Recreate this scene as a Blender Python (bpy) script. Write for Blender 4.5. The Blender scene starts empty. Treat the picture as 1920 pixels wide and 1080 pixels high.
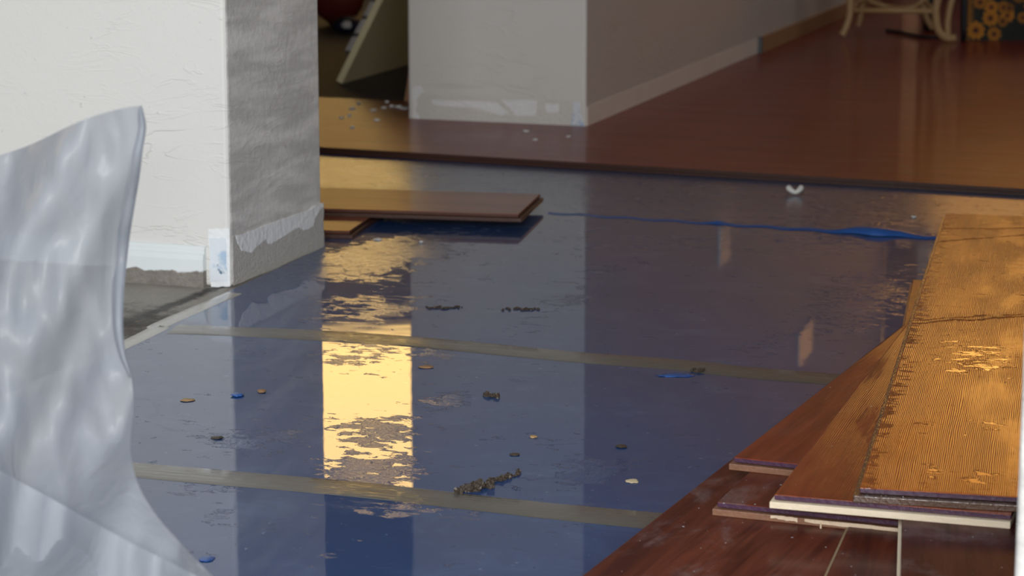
import bpy, bmesh, math, random
from mathutils import Vector, Matrix, noise as mnoise
random.seed(7)
S = bpy.context.scene
COL = S.collection
# ------------------------------------------------------------------ camera
H = 0.80                       # lens height above the slab
FPX = 4700.0                   # focal length in pixels of a 1920 wide frame
TILT = math.atan(940 / FPX)
YAW = math.radians(18.77)
cam = bpy.data.cameras.new('camera'); camo = bpy.data.objects.new('camera', cam); COL.objects.link(camo)
cam.sensor_width = 36.0; cam.lens = 36.0 * FPX / 1920
camo.location = (0, 0, H); camo.rotation_euler = (math.pi / 2 - TILT, 0, YAW)
cam.clip_start = 0.05
cam.dof.use_dof = True; cam.dof.focus_distance = 3.15; cam.dof.aperture_fstop = cam.lens / 9.0
S.camera = camo
S.view_settings.view_transform = 'Standard'; S.view_settings.look = 'None'
S.view_settings.gamma = 1.0; S.view_settings.use_curve_mapping = False
S.view_settings.exposure = -0.22

# ------------------------------------------------------------------ node helper
class NT:
    def __init__(s, tree):
        s.t = tree; s.t.nodes.clear()
    def n(s, typ, props=None, **ins):
        nd = s.t.nodes.new(typ)
        for k, v in (props or {}).items(): setattr(nd, k, v)
        for k, v in ins.items():
            s.set(nd, k, v)
        return nd
    def set(s, nd, key, v):
        if isinstance(key, str):
            if key.startswith('i') and key[1:].isdigit(): sock = nd.inputs[int(key[1:])]
            else: sock = nd.inputs[key.replace('_', ' ')]
        else: sock = nd.inputs[key]
        if isinstance(v, bpy.types.Node): v = v.outputs[0]
        if isinstance(v, bpy.types.NodeSocket): s.t.links.new(v, sock)
        else: sock.default_value = v
    def m(s, op, a, b=0.0, c=0.0, clamp=False):
        nd = s.n('ShaderNodeMath', {'operation': op, 'use_clamp': clamp}, i0=a, i1=b)
        if op in ('MULTIPLY_ADD', 'SMOOTH_MIN', 'SMOOTH_MAX'): s.set(nd, 2, c)
        return nd
    def ss(s, v, a, b, o0=0.0, o1=1.0):
        nd = s.n('ShaderNodeMapRange', {'interpolation_type': 'SMOOTHSTEP'})
        s.set(nd, 0, v); s.set(nd, 1, a); s.set(nd, 2, b); s.set(nd, 3, o0); s.set(nd, 4, o1)
        return nd
    def mix(s, f, a, b, blend='MIX'):
        nd = s.n('ShaderNodeMix', {'data_type': 'RGBA', 'blend_type': blend})
        s.set(nd, 0, f); s.set(nd, 6, a); s.set(nd, 7, b)
        return nd.outputs[2]
    def noise(s, vec, scale, detail=3.0, rough=0.5, dist=0.0, typ='FBM'):
        nd = s.n('ShaderNodeTexNoise')
        s.set(nd, 'Vector', vec); s.set(nd, 'Scale', scale); s.set(nd, 'Detail', detail)
        s.set(nd, 'Roughness', rough); s.set(nd, 'Distortion', dist)
        return nd.outputs[0]
    def mapping(s, vec, scale=(1, 1, 1), loc=(0, 0, 0), rot=(0, 0, 0)):
        nd = s.n('ShaderNodeMapping', Vector=vec, Location=loc, Rotation=rot, Scale=scale)
        return nd.outputs[0]
    def ramp(s, f, stops, interp='LINEAR'):
        nd = s.n('ShaderNodeValToRGB'); cr = nd.color_ramp; cr.interpolation = interp
        while len(cr.elements) < len(stops): cr.elements.new(0.5)
        for e, (p, c) in zip(cr.elements, stops):
            e.position = p; e.color = (*c, 1)
        s.set(nd, 0, f)
        return nd.outputs[0]
    def bump(s, h, dist, strength=1.0, normal=None):
        nd = s.n('ShaderNodeBump', Height=h, Distance=dist, Strength=strength)
        if normal is not None: s.set(nd, 'Normal', normal)
        return nd.outputs[0]
    def obj(s): return s.n('ShaderNodeTexCoord').outputs['Object']
    def sep(s, v): return s.n('ShaderNodeSeparateXYZ', i0=v).outputs
    def rnd(s): return s.n('ShaderNodeObjectInfo').outputs['Random']
    def out(s, sh): s.n('ShaderNodeOutputMaterial', Surface=sh)
    def pbsdf(s, base, rough, normal=None, **kw):
        nd = s.n('ShaderNodeBsdfPrincipled')
        s.set(nd, 'Base Color', base if not isinstance(base, tuple) else (*base, 1)); s.set(nd, 'Roughness', rough)
        if normal is not None: s.set(nd, 'Normal', normal)
        for k, v in kw.items(): s.set(nd, k.replace('_', ' '), v)
        return nd
def mat(name):
    m = bpy.data.materials.new(name); m.use_nodes = True
    return m, NT(m.node_tree)

# ------------------------------------------------------------------ sky: low warm sun glow ahead, bright overcast behind
W = bpy.data.worlds.new('sky'); S.world = W; W.use_nodes = True
t = NT(W.node_tree)
d = t.sep(t.n('ShaderNodeTexCoord').outputs['Generated'])
azi = t.ss(d[0], -.36, -.17)
low = [(0.0, (.012, .009, .007)), (.085, (.05, .025, .012)), (.13, (.12, .055, .02)), (.2095, (.10, .05, .02))]
warm_l = t.ramp(d[2], low[:2] + [(.13, (.12, .055, .02)), (.165, (.05, .028, .014)), (.2095, (.025, .016, .012))] + [(.2165, (6.0, 3.75, 1.15)), (.29, (6.4, 4.1, 1.35)), (.5, (1.2, .95, .7)), (1.0, (.7, .7, .75))])
warm_r = t.ramp(d[2], low[:2] + [(.13, (.26, .10, .025)), (.165, (.75, .33, .08)), (.2095, (1.2, .55, .14))] + [(.217, (5.6, 2.7, .60)), (.236, (6.0, 2.9, .65)), (.262, (3.0, 1.25, .24)), (.29, (2.6, 1.1, .22)), (.5, (1.2, .85, .5)), (1.0, (.7, .7, .75))])
warm = t.mix(azi, warm_l, warm_r)
cool = t.ramp(d[2], [(0.0, (.30, .30, .30)), (.04, (.70, .72, .75)), (.4, (.80, .84, .90)), (1.0, (.80, .85, .95))])
side = t.ss(d[1], -0.05, 0.35)
t.n('ShaderNodeOutputWorld', Surface=t.n('ShaderNodeBackground', Color=t.mix(side, cool, warm), Strength=1.0))
def area(name, loc, aim, sx, sy, watts, col):
    l = bpy.data.lights.new(name, 'AREA'); o = bpy.data.objects.new(name, l); COL.objects.link(o)
    l.shape = 'RECTANGLE'; l.size = sx; l.size_y = sy; l.energy = watts; l.color = col
    o.location = loc; o.rotation_euler = (Vector(aim) - Vector(loc)).to_track_quat('-Z', 'Y').to_euler()
area('open_doorway_daylight', (.9, -1.7, 1.7), (-1.2, 5.0, .6), 3.2, 2.0, 255, (1, .99, .97))
area('right_fill_light', (1.5, 7.0, 1.35), (-1.7, 7.0, .5), 2.2, 1.3, 10, (1, .98, .97))  # fill lamp added to brighten the long wall; no window behind it
area('camera_flash', (-.05, -.04, .88), (-1.1, 4.0, .2), .10, .06, 10, (1, .97, .93))

# ------------------------------------------------------------------ placement helpers
def _axes():
    fh = Vector((-math.sin(YAW), math.cos(YAW), 0)); R = Vector((math.cos(YAW), math.sin(YAW), 0)); z = Vector((0, 0, 1))
    return fh * math.cos(TILT) - z * math.sin(TILT), R, fh * math.sin(TILT) + z * math.cos(TILT)
AF, AR, AU = _axes()
def ray(px, py): return AF * FPX + AR * (px - 960) - AU * (py - 540)
def at(px, py, z=0.0):                       # point of the horizontal plane z
    v = ray(px, py); k = (z - H) / v.z
    return Vector((v.x * k, v.y * k, z))
def atd(px, py, dist):                       # point at a distance along the view axis
    v = ray(px, py) / FPX
    return Vector((0, 0, H)) + v * dist
def aty(px, py, y):                          # point of the plane Y = y
    v = ray(px, py); k = y / v.y
    return Vector((0, 0, H)) + v * k
def atx(px, py, x):
    v = ray(px, py); k = x / v.x
    return Vector((0, 0, H)) + v * k

def link(name, bm, m, parent=None, smooth=False, loc=None):
    me = bpy.data.meshes.new(name)
    bmesh.ops.recalc_face_normals(bm, faces=bm.faces)
    bm.to_mesh(me); bm.free()
    if smooth:
        for p in me.polygons: p.use_smooth = True
    if m is not None: me.materials.append(m)
    o = bpy.data.objects.new(name, me); COL.objects.link(o)
    if parent is not None: o.parent = parent
    if loc is not None: o.location = loc
    return o
def tag(o, label=None, cat=None, group=None, kind=None):
    if label: o['label'] = label
    if cat: o['category'] = cat
    if group: o['group'] = group
    if kind: o['kind'] = kind
    return o
def struct(o): o['kind'] = 'structure'; return o
def empty(name, loc, label, cat, group=None, rot=(0, 0, 0)):
    o = bpy.data.objects.new(name, None); COL.objects.link(o); o.location = loc; o.rotation_euler = rot
    o.empty_display_size = .05
    return tag(o, label, cat, group)
def box(bm, x0, x1, y0, y1, z0, z1, bevel=0.0, seg=2):
    vs = [bm.verts.new(p) for p in ((x0, y0, z0), (x1, y0, z0), (x1, y1, z0), (x0, y1, z0), (x0, y0, z1), (x1, y0, z1), (x1, y1, z1), (x0, y1, z1))]
    fs = [bm.faces.new([vs[i] for i in q]) for q in ((0, 3, 2, 1), (4, 5, 6, 7), (0, 1, 5, 4), (1, 2, 6, 5), (2, 3, 7, 6), (3, 0, 4, 7))]
    if bevel:
        es = list({e for f in fs for e in f.edges})
        bmesh.ops.bevel(bm, geom=es, offset=bevel, segments=seg, affect='EDGES', profile=.5)
    return bm
def prism(bm, pts, z0, z1):                  # vertical prism on a plan polygon
    a = [bm.verts.new((p[0], p[1], z0)) for p in pts]; b = [bm.verts.new((p[0], p[1], z1)) for p in pts]
    bm.faces.new(a); bm.faces.new(b)
    n = len(pts)
    for i in range(n): bm.faces.new((a[i], a[(i + 1) % n], b[(i + 1) % n], b[i]))
    return bm
def slabpoly(bm, pts, nrm):                  # any flat outline thickened along a vector
    a = [bm.verts.new(p) for p in pts]; b = [bm.verts.new(Vector(p) + nrm) for p in pts]
    bm.faces.new(a); bm.faces.new(b)
    n = len(pts)
    for i in range(n): bm.faces.new((a[i], a[(i + 1) % n], b[(i + 1) % n], b[i]))
    return bm
def tube(bm, pts, rad, seg=10, caps=True):   # round bar along a path
    pts = [Vector(p) for p in pts]; rings = []
    up0 = None
    for i, p in enumerate(pts):
        tg = (pts[min(i + 1, len(pts) - 1)] - pts[max(i - 1, 0)]).normalized()
        if up0 is None: up0 = tg.orthogonal().normalized()
        u = (up0 - tg * up0.dot(tg)).normalized(); up0 = u; w = tg.cross(u)
        r = rad[i] if isinstance(rad, (list, tuple)) else rad
        rings.append([bm.verts.new(p + (u * math.cos(a) + w * math.sin(a)) * r) for a in (2 * math.pi * k / seg for k in range(seg))])
    for a, b in zip(rings, rings[1:]):
        for k in range(seg): bm.faces.new((a[k], a[(k + 1) % seg], b[(k + 1) % seg], b[k]))
    if caps: bm.faces.new(rings[0]); bm.faces.new(list(reversed(rings[-1])))
    return bm
def catmull(ps, n=8):
    ps = [Vector(p) for p in ps]; out = []
    for i in range(len(ps) - 1):
        p0, p1, p2, p3 = ps[max(i - 1, 0)], ps[i], ps[i + 1], ps[min(i + 2, len(ps) - 1)]
        for k in range(n):
            u = k / n
            out.append(.5 * ((2 * p1) + (p2 - p0) * u + (2 * p0 - 5 * p1 + 4 * p2 - p3) * u * u + (3 * p1 - p0 - 3 * p2 + p3) * u ** 3))
    out.append(ps[-1]); return out
def lump(bm, c, sx, sy, sz, seed=0, sub=2, amp=.35, rz=0.0):
    r = bmesh.ops.create_icosphere(bm, subdivisions=sub, radius=1.0)
    R = Matrix.Rotation(rz, 3, 'Z')
    for v in r['verts']:
        p = v.co.copy()
        k = 1 + amp * mnoise.noise(p * 1.7 + Vector((seed * 3.1, seed * 1.7, 0)))
        q = R @ Vector((p.x * sx * k, p.y * sy * k, p.z * sz * k))
        v.co = Vector(c) + q
    return bm

# ------------------------------------------------------------------ materials
def wall_mat(name, col, coarse=.0011, streak=.0016, dirty=0.0):
    m, t = mat(name); o = t.obj()
    n1 = t.noise(o, 260, 3, .6); n2 = t.noise(o, 60, 3, .55)
    st = t.noise(t.mapping(o, (7, 7, 26), rot=(0, .12, 0)), 1.0, 3, .55, .8)
    ridge = t.ss(t.m('ABSOLUTE', t.m('SUBTRACT', st, .5)), 0.0, .035, 1, 0)
    where = t.ss(t.noise(o, 4.5, 2), .42, .62)
    ridge = t.m('MULTIPLY', ridge, where)
    hgt = t.m('ADD', t.m('MULTIPLY', n1, .35), t.m('ADD', t.m('MULTIPLY', n2, .5), t.m('MULTIPLY', ridge, streak / coarse * .5)))
    spots = t.ss(t.noise(o, 90, 2, .5), .72, .80)
    c = t.mix(t.noise(o, 3.0, 3), (*[v * .93 for v in col], 1), (*col, 1))
    c = t.mix(t.m('MULTIPLY', spots, .35), c, (.3, .3, .3, 1))
    if coarse > .002:                        # trowel marks running up to the back, raking light and shade painted in
        dg = t.noise(t.mapping(o, (1, 2.2, 12), rot=(-.85, 0, 0)), 2.2, 4, .6, .4)
        c = t.mix(t.ss(dg, .34, .68), (*[v * .78 for v in col], 1), (*[v * 1.12 for v in col], 1))
        c = t.mix(t.m('MULTIPLY', t.ss(n1, .55, .72), .35), c, (.82, .82, .80, 1))
    t.out(t.pbsdf(c, .62, t.bump(hgt, coarse)))
    return m
M = {}
M['wall'] = wall_mat('painted_plaster', (.80, .80, .77))
M['wall_rough'] = wall_mat('rough_plaster', (.74, .735, .71), .0026, .0008)
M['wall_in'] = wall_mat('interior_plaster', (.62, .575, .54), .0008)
def simple(name, col, rough=.5, bscale=0, bdist=.001, var=.12, vscale=8, **kw):
    m, t = mat(name); o = t.obj()
    c = t.mix(t.noise(o, vscale, 4, .6), (*[v * (1 - var) for v in col], 1), (*[min(1, v * (1 + var)) for v in col], 1))
    nrm = t.bump(t.noise(o, bscale, 4, .6), bdist) if bscale else None
    t.out(t.pbsdf(c, rough, nrm, **kw))
    return m
M['ceiling'] = simple('ceiling_paint', (.62, .60, .57), .8, 80, .002)
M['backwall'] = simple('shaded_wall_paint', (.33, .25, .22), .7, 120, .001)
M['whitetrim'] = simple('white_gloss_paint', (.80, .83, .84), .32, 40, .0006, .04)
M['bluewhite'] = None
M['darkbase'] = simple('brown_baseboard_wood', (.40, .24, .13), .4, 40, .001)
M['endblue'] = simple('raw_grey_end', (.11, .13, .14), .6)
M['plaster'] = simple('bare_white_plaster', (.90, .93, .95), .55, 90, .003, .06, 30)
M['primer'] = simple('bare_grey_plaster', (.76, .76, .72), .7, 160, .003, .08, 20)
M['rawside'] = simple('bare_grey_render', (.56, .555, .53), .75, 220, .004, .14, 60)
m, t = mat('flaking_blue_white_paint'); o = t.obj()
c = t.mix(t.ss(t.noise(o, 26, 3, .6), .52, .66), (.80, .86, .92, 1), (.48, .63, .80, 1))
c = t.mix(t.ss(t.noise(o, 55, 3, .6), .62, .70), c, (.10, .20, .27, 1))
t.out(t.pbsdf(c, .35, t.bump(t.noise(o, 60, 3), .002))); M['bluewhite'] = m
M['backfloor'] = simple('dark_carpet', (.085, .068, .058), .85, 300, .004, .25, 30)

# concrete slab with wet, mouldy stains along the wall
m, t = mat('wet_concrete'); o = t.obj()
p = t.sep(o)
n = t.noise(o, 14, 5, .65)
c = t.mix(n, (.17, .155, .13, 1), (.46, .43, .38, 1))
stain = t.ss(t.m('ADD', t.m('MULTIPLY', t.noise(o, 22, 5, .7), .9), t.m('MULTIPLY', t.ss(p[1], 3.60, 3.34), .50)), .62, 1.0)
c = t.mix(stain, c, (.030, .018, .010, 1))
ca, cb = at(392, 545), at(235, 606)
cdx, cdy = (cb - ca).normalized().xy
q = t.m('ABSOLUTE', t.m('ADD', t.m('MULTIPLY', t.m('SUBTRACT', p[0], ca.x), -cdy), t.m('MULTIPLY', t.m('SUBTRACT', p[1], ca.y), cdx)))
q = t.m('ADD', q, t.m('MULTIPLY', t.m('SUBTRACT', t.noise(o, 60, 4, .65), .5), .03))
c = t.mix(t.ss(q, .018, .004), c, (.016, .011, .008, 1))
rust = t.ss(t.noise(t.mapping(o, (1, 1, 1), (3, 1, 0)), 40, 3), .63, .72)
c = t.mix(t.m('MULTIPLY', rust, .6), c, (.22, .11, .03, 1))
t.out(t.pbsdf(c, t.ss(n, .3, .7, .45, .75), t.bump(t.noise(o, 120, 4, .65), .006), Coat_Weight=.12, Coat_Roughness=.2)); M['concrete'] = m

# baseboard whose lower half is caked with grey mud
m, t = mat('muddy_baseboard'); o = t.obj(); p = t.sep(o)
edge = t.m('ADD', p[2], t.m('MULTIPLY', t.m('SUBTRACT', t.noise(o, 34, 4, .6), .5), .022))
mud = t.ss(edge, .0265, .0225)
mc = t.mix(t.noise(o, 60, 5, .7), (.115, .098, .080, 1), (.36, .335, .30, 1))
c = t.mix(mud, (.80, .86, .87, 1), mc)
t.out(t.pbsdf(c, t.ss(mud, 0, 1, .3, .75), t.bump(t.m('MULTIPLY', mud, t.noise(o, 130, 4, .6)), .004))); M['muddy'] = m

# wet blue underlay film: pooled water (smooth) with islands of rippled foam standing proud of it
def zone_nodes(t, p, zones):
    acc = None
    for (cx, cy, rx, ry, w) in zones:
        dx = t.m('DIVIDE', t.m('SUBTRACT', p[0], cx), rx); dy = t.m('DIVIDE', t.m('SUBTRACT', p[1], cy), ry)
        dd = t.m('SQRT', t.m('ADD', t.m('MULTIPLY', dx, dx), t.m('MULTIPLY', dy, dy)))
        v = t.ss(dd, 1.45, .25, 0, w)
        acc = v if acc is None else t.m('MAXIMUM', acc, v)
    return acc
def zpx(x0, x1, y0, y1, w):
    c = at((x0 + x1) / 2, (y0 + y1) / 2); a = at(x0, (y0 + y1) / 2); b = at(x1, (y0 + y1) / 2)
    ya = at((x0 + x1) / 2, y0); yb = at((x0 + x1) / 2, y1)
    return (c.x, (ya.y + yb.y) / 2, (b - a).length / 2, (ya.y - yb.y) / 2, w)
ZONES = [zpx(570, 830, 425, 550, .50), zpx(560, 800, 530, 640, .30), zpx(560, 800, 630, 705, .26), zpx(560, 830, 770, 850, .32), zpx(560, 830, 840, 930, .33),
         zpx(780, 880, 735, 780, .25), zpx(1020, 1190, 855, 935, .36), zpx(990, 1110, 810, 850, .20), zpx(390, 600, 790, 875, .30),
         zpx(320, 460, 895, 930, .30), zpx(610, 910, 935, 985, .26), zpx(1030, 1250, 955, 1000, .28), zpx(380, 450, 950, 990, .22),
         zpx(1450, 1740, 375, 470, .34), zpx(1500, 1730, 500, 640, .36), zpx(1030, 1120, 480, 640, .18), zpx(1380, 1500, 600, 700, .18),
         zpx(760, 860, 640, 700, .22)]
m, t = mat('wet_blue_underlay')
geo = t.n('ShaderNodeNewGeometry').outputs['Position']; p = t.sep(geo)
zone = zone_nodes(t, p, ZONES)
far = t.ss(p[1], 4.35, 4.75)
wob = t.noise(t.mapping(geo, (.75, 1.35, 1)), 38, 8, .70, .4)
wob2 = t.noise(t.mapping(geo, (1, 1, 1), (3, 7, 0)), 11, 3, .55, .6)
wv = t.m('ADD', .5, t.m('MULTIPLY', t.m('SUBTRACT', t.m('ADD', t.m('MULTIPLY', wob, .68), t.m('MULTIPLY', wob2, .32)), .5), 2.5))
isl = t.ss(t.m('ADD', wv, zone), .76, .80)          # 1 = foam proud of the water
speck = t.ss(t.noise(geo, 52, 2, .5, .3), .735, .76)
spfar = t.m('MULTIPLY', t.ss(t.noise(t.mapping(geo, (1, .8, 1), (5, 2, 0)), 40, 2, .5), .62, .66), far)
isl = t.m('MAXIMUM', isl, speck)
fine = t.noise(t.mapping(geo, (1, .55, 1), rot=(0, 0, .55)), 260, 3, .65)
mid = t.noise(t.mapping(geo, (1, .8, 1), rot=(0, 0, -.4)), 110, 3, .6)
rip = t.noise(geo, 7, 2, .5)
hgt = t.m('ADD', t.m('MULTIPLY', isl, t.m('ADD', .55, t.m('ADD', t.m('MULTIPLY', fine, .62), t.m('MULTIPLY', mid, .75)))), t.m('ADD', t.m('MULTIPLY', rip, .25), t.m('MULTIPLY', spfar, .6)))
grain = t.m('MULTIPLY', t.noise(geo, 330, 2, .5), t.m('MULTIPLY', far, .25))
hgt = t.m('ADD', hgt, grain)
nrm = t.bump(hgt, .00075)
scuff = t.ss(t.noise(t.mapping(geo, (1, 1.3, 1)), 9, 6, .68, .5), .48, .75)
c = t.mix(t.noise(geo, 2.2, 3), (.007, .042, .150, 1), (.014, .066, .215, 1))
c = t.mix(t.m('MULTIPLY', scuff, .5), c, (.05, .125, .28, 1))
white = t.ss(t.noise(geo, 75, 3, .6), .69, .76)
c = t.mix(t.m('MULTIPLY', white, .5), c, (.25, .36, .5, 1))
c = t.mix(t.m('MULTIPLY', spfar, .7), c, (.008, .03, .1, 1))
crough = t.m('ADD', t.m('MULTIPLY', isl, .10), t.m('MULTIPLY', far, .17))
crough = t.m('ADD', crough, t.m('MULTIPLY', scuff, .05))
b = t.pbsdf(c, .5, nrm, Coat_Weight=1.0, Coat_IOR=1.40, Coat_Roughness=t.m('ADD', crough, .015), Coat_Normal=nrm)
b.inputs['Specular IOR Level'].default_value = .2
t.out(b); M['underlay'] = m

def tape_mat(name, col, rough):
    m, t = mat(name); g = t.n('ShaderNodeNewGeometry').outputs['Position']
    st = t.noise(t.mapping(g, (1.5, 60, 1), rot=(0, 0, .0)), 4, 3, .6)
    c = t.mix(t.noise(g, 10, 5, .6), (*[v * .7 for v in col], 1), (*[v * 1.2 for v in col], 1))
    nb = t.bump(t.m('ADD', st, t.m('MULTIPLY', t.noise(g, 60, 3), .4)), .0012)
    t.out(t.pbsdf(c, rough, nb, Coat_Weight=1.0, Coat_Roughness=.05, Coat_Normal=nb))
    return m
M['tape'] = tape_mat('grey_seam_tape', (.105, .100, .085), .45)
M['tape_pale'] = tape_mat('pale_edge_tape', (.42, .40, .37), .4)
M['blueflap'] = simple('bright_blue_film', (.026, .105, .37), .35, 30, .002, .25, 20)

# reddish hardwood: grain runs along local X
def wood_mat(name, dark, light, rough=.32, coat=.6, crough=.08, ridge=0.0, cracks=(), dirt=.0, blobs=0.0, speck=True, gscale=1.0, pools=()):
    m, t = mat(name); o = t.obj(); p = t.sep(o); r = t.rnd()
    off = t.n('ShaderNodeVectorMath', {'operation': 'ADD'}, i0=o, i1=t.n('ShaderNodeCombineXYZ', X=t.m('MULTIPLY', r, 7.0), Y=t.m('MULTIPLY', r, 3.0)))
    o2 = off.outputs[0]
    g1 = t.noise(t.mapping(o2, (2.2 * gscale, 26 * gscale, 10)), 1.0, 5, .6, 1.1)
    g2 = t.noise(t.mapping(o2, (7, 190, 40)), 1.0, 3, .6, .3)
    c = t.mix(t.ss(g1, .28, .72), (*dark, 1), (*light, 1))
    c = t.mix(t.m('MULTIPLY', t.ss(g2, .45, .75), .35), c, (*[v * .35 for v in dark], 1))
    if dirt:
        dn = t.ss(t.noise(t.mapping(o2, (1, 1.4, 1)), 11, 5, .65, .4), .50, .74)
        c = t.mix(t.m('MULTIPLY', dn, dirt), c, (.30, .26, .27, 1))
    h = t.m('MULTIPLY', g2, .25)
    if speck:
        sp = t.ss(t.noise(o2, 150, 1, .4), .775, .80)
        c = t.mix(sp, c, (.62, .62, .66, 1))
    if ridge:
        wn = t.noise(t.mapping(o2, (2.5, 22, 3)), 1.0, 4, .6)
        wv = t.m('SINE', t.m('ADD', t.m('MULTIPLY', p[1], 2900.0), t.m('MULTIPLY', wn, 30.0)))
        amp = t.ss(t.noise(t.mapping(o2, (1, 3, 1)), 5.0, 2), .36, .6, .25, 1.0)
        h = t.m('ADD', h, t.m('MULTIPLY', t.m('MULTIPLY', wv, amp), ridge))
    if blobs:                                   # beads and runs of water standing on the boards
        base = t.m('MULTIPLY', t.ss(t.m('ABSOLUTE', p[1]), .030, .004), .16)
        if pools: base = t.m('MAXIMUM', base, zone_nodes(t, p, pools))
        bn = t.ss(t.m('ADD', t.noise(t.mapping(o2, (2.2, 1, 1)), 30, 5, .62, .8), base), .66, .70)
        h = t.m('ADD', t.m('MULTIPLY', h, t.m('SUBTRACT', 1.0, bn)), t.m('MULTIPLY', bn, blobs))
        crough = t.m('MULTIPLY_ADD', bn, .02 - crough, crough)
        coat = t.m('MULTIPLY_ADD', bn, 1 - coat, coat)
    for (x0, slope, amp, wd) in cracks:         # splits across the board
        y = t.m('ADD', p[0], t.m('MULTIPLY', p[1], slope))
        y = t.m('ADD', y, t.m('MULTIPLY', t.m('SUBTRACT', t.noise(t.mapping(o2, (1, 1, 1)), 20, 5, .65), .5), .06))
        dist = t.m('ABSOLUTE', t.m('SUBTRACT', y, x0))
        k = t.ss(dist, wd, 0.0)
        k = t.m('MULTIPLY', k, t.ss(t.noise(o2, 22, 2), .34, .46))
        h = t.m('ADD', h, t.m('MULTIPLY', k, amp))
    if blobs or ridge:
        h = t.m('ADD', h, t.m('MULTIPLY', t.noise(t.mapping(o2, (1, 2, 1)), 30, 4, .6), .5))
    nb = t.bump(h, .0006)
    b = t.pbsdf(c, rough, nb, Coat_Weight=coat, Coat_Roughness=crough, Coat_Normal=nb, Coat_IOR=1.4)
    b.inputs['Specular IOR Level'].default_value = .10
    t.out(b)
    return m
RD, RL = (.075, .018, .009), (.190, .052, .022)
M['wood_floor'] = wood_mat('installed_cherry_floor', (.190, .022, .014), (.290, .042, .026), .4, .32, .035, dirt=.13, speck=False)
M['wood_dusty'] = wood_mat('dusty_cherry_plank', (.060, .011, .008), (.165, .040, .020), .45, .22, .16, dirt=.32)
M['wood_dark'] = wood_mat('dark_dusty_plank', (.050, .013, .013), (.10, .030, .026), .5, .08, .14, dirt=.34)
M['wood_mid'] = wood_mat('wet_cherry_plank', (.165, .026, .009), (.290, .058, .020), .35, .4, .10, ridge=.06, dirt=.06)
M['wood_line'] = wood_mat('wet_lined_plank', (.175, .029, .008), (.300, .064, .018), .35, .5, .11, ridge=.11, dirt=.03)
M['wood_wet'] = wood_mat('soaked_lined_plank', (.30, .066, .007), (.50, .128, .014), .30, .62, .13, ridge=.19, blobs=1.2, speck=False,
                         cracks=((1.4997, 0.685, 3.0, 0.005), (1.6202, 0.291, -3.0, 0.005), (0.847, 0.525, 3.0, 0.005), (0.8678, 0.483, -3.0, 0.004)), pools=((0.653, -0.096, 0.114, 0.061, 0.17), (0.587, -0.078, 0.062, 0.026, 0.15), (0.068, -0.073, 0.055, 0.02, 0.14), (0.058, -0.124, 0.039, 0.034, 0.15), (0.543, -0.014, 0.075, 0.015, 0.12), (0.304, -0.122, 0.035, 0.024, 0.15)))
M['wood_far'] = wood_mat('loose_cherry_plank', (.190, .045, .016), (.320, .085, .030), .35, .45, .06, dirt=.08, speck=False)
def end_mat(name, a, b, rough=.6, sparkle=0.0):
    m, t = mat(name); o = t.obj()
    c = t.mix(t.noise(t.mapping(o, (1, 18, 60)), 1.5, 4, .6), (*a, 1), (*b, 1))
    kw = dict(Coat_Weight=sparkle, Coat_Roughness=.06)
    nb = t.bump(t.noise(o, 190, 3, .6), .0009)
    if sparkle: kw['Coat_Normal'] = nb
    t.out(t.pbsdf(c, rough, nb, **kw)); return m
M['core_brown'] = end_mat('wet_brown_core', (.16, .070, .038), (.30, .155, .090), .5, .5)
M['core_dark'] = end_mat('soaked_dark_core', (.055, .022, .009), (.105, .046, .018), .35, 1.0)
M['core_cream'] = end_mat('bare_cream_core', (.74, .62, .44), (.90, .80, .62), .6)
M['core_far'] = end_mat('dark_red_core', (.035, .012, .007), (.070, .025, .014), .5, .1)
M['chip'] = simple('splintered_pale_wood', (.72, .58, .42), .7, 120, .003)
M['olive_edge'] = end_mat('dull_side_wood', (.22, .15, .08), (.42, .33, .20), .6)
M['purple'] = end_mat('purple_stained_edge', (.040, .014, .040), (.085, .030, .070), .45, .4)

# ------------------------------------------------------------------ the setting
WX = -1.72                                     # the wall line along which the openings are cut
CEIL = 2.45; BACK = 9.6
bm = bmesh.new(); box(bm, -6.0, 2.2, -0.5, 10.2, -.12, 0)
struct(link('floor', bm, M['concrete']))
T_U = .003
bm = bmesh.new(); box(bm, -5.2, 1.8, 2.0, 10.0, CEIL, CEIL + .1)
struct(link('ceiling', bm, M['ceiling']))
def wall(name, x0, x1, y0, y1, z0, z1, m, bev=0.0):
    bm = bmesh.new(); box(bm, x0, x1, y0, y1, z0, z1, bev, 3)
    return struct(link(name, bm, m))
PY0, PY1 = 3.64, 4.02
wl = wall('wall_left', -5.0, WX, PY0, PY1, 0, CEIL, M['wall'], .008)
# the narrow end of that wall is rougher than its face
wl.data.materials.append(M['wall_rough'])
for f in wl.data.polygons:
    if f.normal.x > .8: f.material_index = 1
MX0, MY0 = -2.168, 5.60
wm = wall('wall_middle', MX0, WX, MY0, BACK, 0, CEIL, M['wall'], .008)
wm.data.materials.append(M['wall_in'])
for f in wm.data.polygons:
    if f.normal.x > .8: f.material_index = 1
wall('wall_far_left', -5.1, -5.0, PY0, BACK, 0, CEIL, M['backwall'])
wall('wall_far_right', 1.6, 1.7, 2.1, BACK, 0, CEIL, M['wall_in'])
pe = atd(1904, 1000, 2.06)
wall('wall_right', pe.x, 1.7, pe.y, pe.y + .12, 0, CEIL, M['wall_rough'], .006)
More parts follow.
